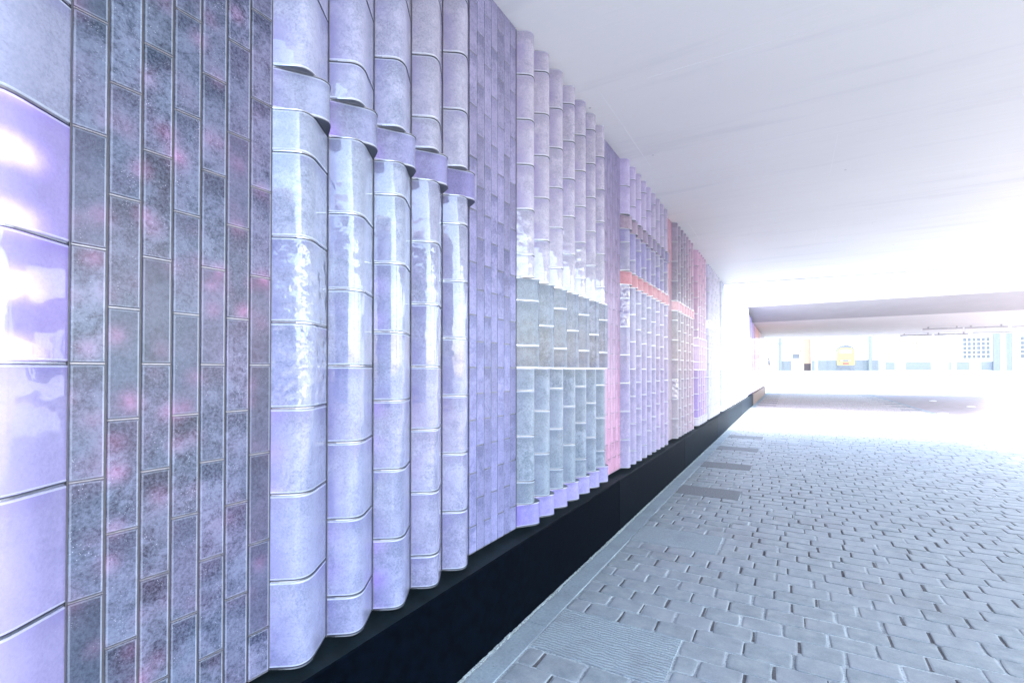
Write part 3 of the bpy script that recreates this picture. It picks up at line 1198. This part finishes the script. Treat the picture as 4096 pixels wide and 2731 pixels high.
tube_lamp(7.05, 33.8, 3.90, 1.62, 'left one of the two nearer grey tube lamps under the far bridge')
tube_lamp(8.78, 33.85, 3.90, 1.62, 'right one of the two nearer grey tube lamps under the far bridge')
tube_lamp(6.9, 39.2, 3.90, 1.62, 'left one of the two farther grey tube lamps under the far bridge')
tube_lamp(8.6, 39.3, 3.90, 1.62, 'right one of the two farther grey tube lamps under the far bridge')
cd = MB()
cd.box(9.75, 14.0, 33.85, 33.90, 3.80, 3.86)
tag(cd.build('cable_conduit', M['metal_grey']), 'thin dark conduit running on from the nearer tube lamps', 'conduit', 'conduits under the far bridge')
cd = MB()
cd.box(9.6, 16.0, 39.3, 39.35, 3.86, 3.92)
tag(cd.build('cable_conduit', M['metal_grey']), 'thin conduit running on from the farther tube lamps', 'conduit', 'conduits under the far bridge')

# round concrete columns that carry the open side of the bridges, right of the frame
for i, (x, y, top) in enumerate(((6.0, -0.3, 3.87), (6.0, 5.5, 3.87), (6.0, 12.6, 3.87), (10.6, 27.5, 3.96), (13.6, 38.0, 3.96))):
    mb = MB()
    mb.cyl(x, y, -0.04, 0.12, 0.42, 0.42, 24)
    mb.cyl(x, y, 0.12, top, 0.34, 0.34, 24)
    tag(mb.build('bridge_column', M['white_paint'], smooth=40), 'round white column on the open right side of the ' + ('near bridge, ' + ['first', 'second', 'third'][i] if i < 3 else 'far bridge, ' + ['nearer', 'farther'][i - 3]), 'column', 'columns carrying the bridges')

# ------------------------------------------------------------------ station front beyond the passage
YF = 75.0
ZF = 1.50
st = thing('station_building', (0, YF, ZF), 'long white station front with grey-green dado beyond the passage', 'building')
def FB(x0, x1, z0, z1, d0, d1, name, mat, parent=st, m=None):
    return m if m is not None else MB().box(x0, x1, -d1, -d0, z0 - ZF, z1 - ZF).build(name, mat, parent)

wall_segs = [(-14, -3.05), (-1.40, 0.14), (2.42, 60)]
mb = MB()
for (a, b) in wall_segs:
    mb.box(a, b, 0.0, 0.5, 0.0, 9.5)
mb.box(-3.05, -1.40, 0.0, 0.5, 4.35, 9.5)
mb.box(0.14, 2.42, 0.0, 0.5, 4.30, 9.5)
mb.build('wall', M['white_paint'], st)
mb = MB()
for (a, b) in ((-14, -3.05), (-1.40, 0.14), (2.44, 9.6)):
    mb.box(a, b, -0.03, -0.002, 0.0, 1.46)
    x = a + 0.6
    while x < b - 0.2:
        mb.box(x, x + 0.03, -0.045, -0.031, 0.0, 1.46); x += 1.25
mb.build('dado', M['dado'], st)
MB().box(1.58, 2.38, 0.05, 0.30, 1.05, 4.30).build('door_panel', M['ochre'], st)
MB().box(1.58, 2.38, 0.05, 0.30, 0.0, 1.05).build('door_base', M['dark_wood'], st)
for x in (-1.42, 0.10, 2.40):
    MB().box(x, x + 0.05, -0.06, -0.003, 0.0, 4.3).build('door_frame', M['metal_grey'], st)
for (a, b, z) in ((-3.0, -1.42, 4.22), (-3.0, -1.42, 3.35), (0.15, 1.55, 4.2), (0.15, 1.55, 3.35), (0.15, 1.3, 2.8)):
    MB().box(a, b, 0.06, 0.12, z, z + 0.07).build('transom', M['metal_grey'], st)
MB().box(-14, 60, 4, 4.4, 0.0, 7.0).build('inner_wall', M['white_paint'], st)
MB().box(-14, 60, -0.25, 0.7, 9.5, 9.75).build('roof', M['white_paint'], st)
MB().box(1.18, 1.30, 0.9, 1.0, 0.5, 2.7).build('inner_door_frame', M['ochre'], st)
MB().box(-0.3, 1.30, 0.9, 1.0, 2.7, 2.82).build('inner_door_frame', M['ochre'], st)
MB().box(0.25, 1.1, 0.9, 1.0, 1.75, 2.35).build('inner_panel', M['pilaster'], st)
for (a, b) in ((-1.36, -0.98),):
    pass
for (a, b, cap) in ((-0.20 - 0.0 - 1.14, -0.96, True), (8.52, 8.90, False), (20.0, 21.6, False)):
    pb = MB().box(a, b, -0.16, -0.05, 0.0, 9.0)
    if cap:
        pb.box(a - 0.07, b + 0.07, -0.20, -0.161, 3.7, 3.85)
    pb.build('pilaster', M['pilaster'], st)
# windows with many panes
gl = NT('window_glass'); gl.setp('Base Color', (0.11, 0.12, 0.13, 1)); gl.setp('Roughness', 0.35)
gw = NT('window_glass_orange'); gw.setp('Base Color', (0.30, 0.20, 0.12, 1)); gw.setp('Roughness', 0.3)
for (a, b, z0, z1, nx, nz, mm) in ((9.9, 10.9, 1.6, 3.6, 4, 5, gw.m), (12.3, 13.4, 1.6, 3.6, 4, 5, gw.m), (17.4, 20.4 - 0.6, 1.5, 3.9, 6, 5, gl.m), (22.2, 24.6, 1.5, 3.9, 6, 5, gl.m)):
    fr = MB()
    fr.box(a - 0.08, b + 0.08, -0.05, -0.004, z0 - 0.08, z0)
    fr.box(a - 0.08, b + 0.08, -0.05, -0.004, z1, z1 + 0.08)
    for i in range(nx + 1):
        x = a + (b - a) * i / nx
        fr.box(x - 0.04, x + 0.04, -0.045, -0.005, z0, z1)
    for i in range(1, nz):
        z = z0 + (z1 - z0) * i / nz
        fr.box(a, b, -0.040, -0.006, z - 0.035, z + 0.035)
    w_ = fr.build('window', M['white_paint'], st)
    MB().box(a, b, -0.012, -0.0065, z0, z1).build('pane', mm, w_)
for (a, b) in ((10.2, 11.3), (12.2, 14.6), (16.2, 18.0), (19.0, 21.0)):
    MB().box(a, b, -0.035, -0.003, 0.15, 1.15).build('grey_panel', M['pilaster'], st)

# painted train on the wall
tr = thing('train_mural', (6.17, YF - 0.05, ZF), 'wall painting of a yellow train front with dark rubble round it', 'mural')
YEL = simple('yellow_paint', (0.42, 0.31, 0.11), 0.6, 0, 4, 0.05)
RED = simple('red_paint', (0.35, 0.09, 0.08), 0.6, 0, 4, 0.05)
GRY = simple('slate_paint', (0.12, 0.135, 0.15), 0.6, 0, 4, 0.15)
LBL = simple('pale_window_paint', (0.30, 0.34, 0.36), 0.4, 0, 4, 0.05)


def shape(pts, d0, d1, name, mat, parent):
    return MB().prism([(p[0], p[1]) for p in pts], -d0, -d1, 'y').build(name, mat, parent)


hal = []
for i in range(22):
    a = math.pi * i / 21
    rr = 1.0 + (0.07 if i % 2 else -0.02)
    hal.append((1.02 * rr * math.cos(a), 2.55 + 0.80 * rr * math.sin(a)))
shape(hal, 0.0, 0.012, 'rubble_edge', GRY, tr)
body = [(-0.93, 0.85), (-0.80, 0.80), (0.80, 0.80), (0.93, 0.85), (0.97, 1.6), (0.90, 2.75), (0.62, 2.98), (0.2, 3.06), (-0.2, 3.06), (-0.62, 2.98), (-0.90, 2.75), (-0.97, 1.6)]
bd = shape(body, 0.0125, 0.02, 'body', YEL, tr)
shape([(-0.6, 2.35), (0.6, 2.35), (0.66, 2.72), (0.2, 2.80), (-0.2, 2.80), (-0.66, 2.72)], 0.0205, 0.026, 'windscreen', LBL, bd)
shape([(-0.30, 1.28), (0.30, 1.28), (0.30, 1.50), (-0.30, 1.50)], 0.0205, 0.026, 'grille', GRY, bd)
for s in (-1, 1):
    for d in (0.45, 0.65):
        pts = [(s * d + 0.09 * math.cos(2 * math.pi * k / 14), 1.39 + 0.09 * math.sin(2 * math.pi * k / 14)) for k in range(14)]
        shape(pts, 0.0205, 0.026, 'headlight', RED if d > 0.5 else LBL, bd)
shape([(-0.34, 0.88), (0.34, 0.88), (0.34, 1.14), (-0.34, 1.14)], 0.0205, 0.026, 'number_plate', RED, bd)
shape([(-0.95, 0.02), (-0.75, 0.5), (-0.95, 0.79), (0.95, 0.79), (0.75, 0.5), (0.95, 0.02), (0.5, 0.02), (0.4, 0.45), (-0.4, 0.45), (-0.5, 0.02)], 0.034, 0.045, 'underframe', GRY, tr)
# faint orange lettering above the painted train
lt = MB()
random.seed(3)
xx = -1.0
while xx < 0.95:
    h = random.choice([0.16, 0.22, 0.3])
    lt.box(xx, xx + 0.04, -0.012, 0.0, 3.55, 3.55 + h)
    if random.random() < 0.6:
        lt.box(xx + 0.041, xx + 0.12, -0.012, 0.0, 3.55 + h * 0.5, 3.55 + h * 0.5 + 0.04)
    xx += 0.17
ORG = simple('pale_orange_paint', (0.72, 0.50, 0.30), 0.7)
lt.build('lettering', ORG, tr)

# white posts in front of the station
for i, (x, y) in enumerate(((9.86, 65), (14.4, 65), (2.75, 70), (17.8, 64))):
    z0 = ramp_z(y) - 0.045
    r = 0.17 if i != 2 else 0.11
    mb = MB()
    mb.cyl(x, y, z0, z0 + 0.08, r * 1.7, r * 1.7, 20)
    mb.cyl(x, y, z0 + 0.08, z0 + 6.0, r, r, 20)
    mb.cyl(x, y, z0 + 6.0, z0 + 6.15, r * 1.3, r * 1.3, 20)
    tag(mb.build('lamp_post', M['white_paint'], smooth=40), ['white round post in front of the orange window, middle of the square', 'white round post right of the first pair of windows',
        'thin white post left of the yellow train painting', 'white round post near the right edge of the photo'][i], 'post', 'white posts in the square')
# low white barrier at the right edge
mb = MB().box(12.3, 12.5, 41.0, 42.2, -0.04, 1.0)
mb.box(12.24, 12.56, 40.95, 42.25, 1.001, 1.06)
tag(mb.build('barrier', M['white_paint']), 'low white barrier at the right edge beside the road', 'barrier')
rl = thing('railing', (10.0, 60, ramp_z(60)), 'thin white rail in front of the grey-green dado', 'railing')
for i in range(12):
    MB().cyl(-11 + i * 2.0, 0, -0.05, 0.62, 0.025, 0.025, 8).build('post', M['white_paint'], rl)
MB().box(-11, 11, -0.02, 0.02, 0.621, 0.66).build('rail', M['white_paint'], rl)

# ------------------------------------------------------------------ the person in the doorway
def person(x, y, z):
    root_pos = (x, y, z)
    J = {'hip': (0, 0, 0.92), 'belly': (0, 0, 1.08), 'chest': (0, 0.0, 1.30), 'neckb': (0, 0, 1.44), 'neck': (0, -0.01, 1.51), 'head': (0, -0.02, 1.60), 'top': (0, -0.01, 1.68),
         'shl': (0.17, 0, 1.40), 'ell': (0.24, 0.02, 1.14), 'wrl': (0.23, -0.10, 0.92), 'hal': (0.22, -0.14, 0.85),
         'shr': (-0.17, 0, 1.40), 'elr': (-0.25, 0.03, 1.14), 'wrr': (-0.20, -0.14, 0.99), 'har': (-0.17, -0.20, 0.95),
         'thl': (0.09, 0, 0.86), 'knl': (0.11, -0.04, 0.48), 'anl': (0.11, 0.04, 0.09), 'tol': (0.12, -0.12, 0.035),
         'thr': (-0.09, 0, 0.86), 'knr': (-0.10, 0.02, 0.48), 'anr': (-0.11, 0.10, 0.09), 'tor': (-0.12, -0.06, 0.035)}
    Rr = {'hip': .15, 'belly': .13, 'chest': .155, 'neckb': .075, 'neck': .055, 'head': .095, 'top': .07, 'shl': .06, 'ell': .042, 'wrl': .03, 'hal': .035,
          'shr': .06, 'elr': .042, 'wrr': .03, 'har': .035, 'thl': .085, 'knl': .058, 'anl': .042, 'tol': .038, 'thr': .085, 'knr': .058, 'anr': .042, 'tor': .038}
    names = list(J)
    E_ = [('hip', 'belly'), ('belly', 'chest'), ('chest', 'neckb'), ('neckb', 'neck'), ('neck', 'head'), ('head', 'top'), ('neckb', 'shl'), ('shl', 'ell'), ('ell', 'wrl'), ('wrl', 'hal'),
          ('neckb', 'shr'), ('shr', 'elr'), ('elr', 'wrr'), ('wrr', 'har'), ('hip', 'thl'), ('thl', 'knl'), ('knl', 'anl'), ('anl', 'tol'), ('hip', 'thr'), ('thr', 'knr'), ('knr', 'anr'), ('anr', 'tor')]
    # finger stubs
    for sd, hx in (('l', 1), ('r', -1)):
        h = J['ha' + sd]
        for k in range(4):
            nm = 'f%s%d' % (sd, k)
            J[nm] = (h[0] + (k - 1.5) * 0.018, h[1] - 0.03 - 0.006 * (k % 2), h[2] - 0.065 + 0.006 * abs(k - 1.5)); Rr[nm] = 0.009
            E_.append(('ha' + sd, nm))
        nm = 't%s' % sd
        J[nm] = (h[0] - hx * 0.04, h[1] - 0.04, h[2] - 0.01); Rr[nm] = 0.010
        E_.append(('ha' + sd, nm))
    names = list(J)
    me = bpy.data.meshes.new('person')
    me.from_pydata([J[k] for k in names], [(names.index(a), names.index(b)) for a, b in E_], [])
    o = bpy.data.objects.new('person', me)
    col.objects.link(o)
    o.location = root_pos
    o.modifiers.new('skin', 'SKIN')
    sub = o.modifiers.new('sub', 'SUBSURF'); sub.levels = 1; sub.render_levels = 2
    if not me.skin_vertices:
        me.attributes.new('skin', 'FLOAT', 'POINT')
    return o, names, Rr


from mathutils import Matrix
import bmesh


def make_person(x, y, z, rz, label):
    o, names, Rr = person(x, y, z)
    me = o.data
    bm = bmesh.new()
    bm.from_mesh(me)
    ly = bm.verts.layers.skin.verify()
    bm.verts.ensure_lookup_table()
    for i, k in enumerate(names):
        r = Rr[k]
        bm.verts[i][ly].radius = (r, r * (0.72 if k in ('hip', 'belly', 'chest') else 1.0))
        bm.verts[i][ly].use_root = (k == 'hip')
    bm.to_mesh(me)
    bm.free()
    g = NT('person_clothes_and_skin')
    tc = g.n('ShaderNodeTexCoord')
    sp = g.n('ShaderNodeSeparateXYZ')
    g.l(tc.outputs['Object'], sp.inputs[0])
    z_ = sp.outputs[2]
    rp = g.n('ShaderNodeValToRGB')
    rp.color_ramp.interpolation = 'CONSTANT'
    e = rp.color_ramp.elements
    e[0].position = 0; e[0].color = (0.05, 0.04, 0.04, 1)
    e[1].position = 0.07 / 2; e[1].color = (0.14, 0.08, 0.05, 1)
    for p, c in ((0.93 / 2, (0.008, 0.018, 0.026, 1)), (1.47 / 2, (0.22, 0.12, 0.09, 1))):
        q = e.new(p); q.color = c
    g.l(g.math('MULTIPLY', z_, 0.5), rp.inputs[0])
    g.l(rp.outputs[0], g.b.inputs['Base Color'])
    g.setp('Roughness', 0.8)
    me.materials.append(g.m)
    o.rotation_euler = (0, 0, rz)
    tag(o, label, 'person')
    # hair and a white bag
    hb = MB()
    nseg, nr = 14, 7
    for k in range(nr + 1):
        th = math.pi * 0.56 * k / nr
        for i in range(nseg):
            a = 2 * math.pi * i / nseg
            back = 0.015 if math.sin(a) > 0 else -0.012
            hb.v.append((0.112 * math.sin(th) * math.cos(a), 0.118 * math.sin(th) * math.sin(a) + 0.012 + back * math.sin(th), 1.625 + 0.115 * math.cos(th) - (0.07 if (k == nr and math.sin(a) > 0) else 0)))
    for k in range(nr):
        for i in range(nseg):
            j = (i + 1) % nseg
            hb.f.append((k * nseg + i, k * nseg + j, (k + 1) * nseg + j, (k + 1) * nseg + i)); hb.m.append(0)
    hb.build('hair', simple('dark_hair', (0.02, 0.015, 0.02), 0.5), o, smooth=80)
    bgm = MB()
    bgm.box(0.19, 0.27, -0.16, 0.14, 0.62, 0.86)
    bgm.box(0.215, 0.24, -0.10, -0.08, 0.861, 1.0)
    bgm.box(0.215, 0.24, 0.02, 0.04, 0.861, 1.0)
    bo = bgm.build('shoulder_bag', M['white_paint'])
    bo.location = (x, y, z); bo.rotation_euler = (0, 0, rz)
    tag(bo, 'white bag held by the person beyond the end of the glass wall', 'bag')
    return o


make_person(-2.45, 73.2, ramp_z(73.2) - 0.045, R(100), 'person in a dark top and tan trousers standing beyond the end of the glass wall')

# brick terrace behind the camera, seen only as a reflection in the glass
def terrace(x0, y0, L, rot, h, label):
    t = thing('brick_house', (x0, y0, -0.045), label, 'house', 'houses behind the viewer')
    t.rotation_euler = (0, 0, rot)
    MB().box(0, L, 0, 6, 0, h).build('wall', simple('pale_brick', (0.34, 0.30, 0.30), 0.85, 0, 6, 0.15), t)
    roof = MB().prism([(0.0, h + 0.002), (6.0, h + 0.002), (3.0, h + 1.6)], 0.0, L, 'x').build('roof', simple('slate', (0.20, 0.18, 0.18), 0.7), t)
    n = int(L / 2.4)
    for i in range(n):
        for z in (0.9, 3.5):
            if z + 1.5 > h:
                continue
            fr = MB().box(0.8 + i * 2.4, 1.9 + i * 2.4, 6.004, 6.06, z, z + 1.6).build('window', M['white_paint'], t)
            MB().box(0.88 + i * 2.4, 1.82 + i * 2.4, 6.0605, 6.075, z + 0.08, z + 1.52).build('pane', gl.m, fr)
    return t


terrace(-9, -24, 9.5, 0, 8.6, 'pale brick house with a slate roof straight behind the viewer')
terrace(0.7, -26, 14, 0, 9.4, 'taller pale brick house behind the viewer on the right')
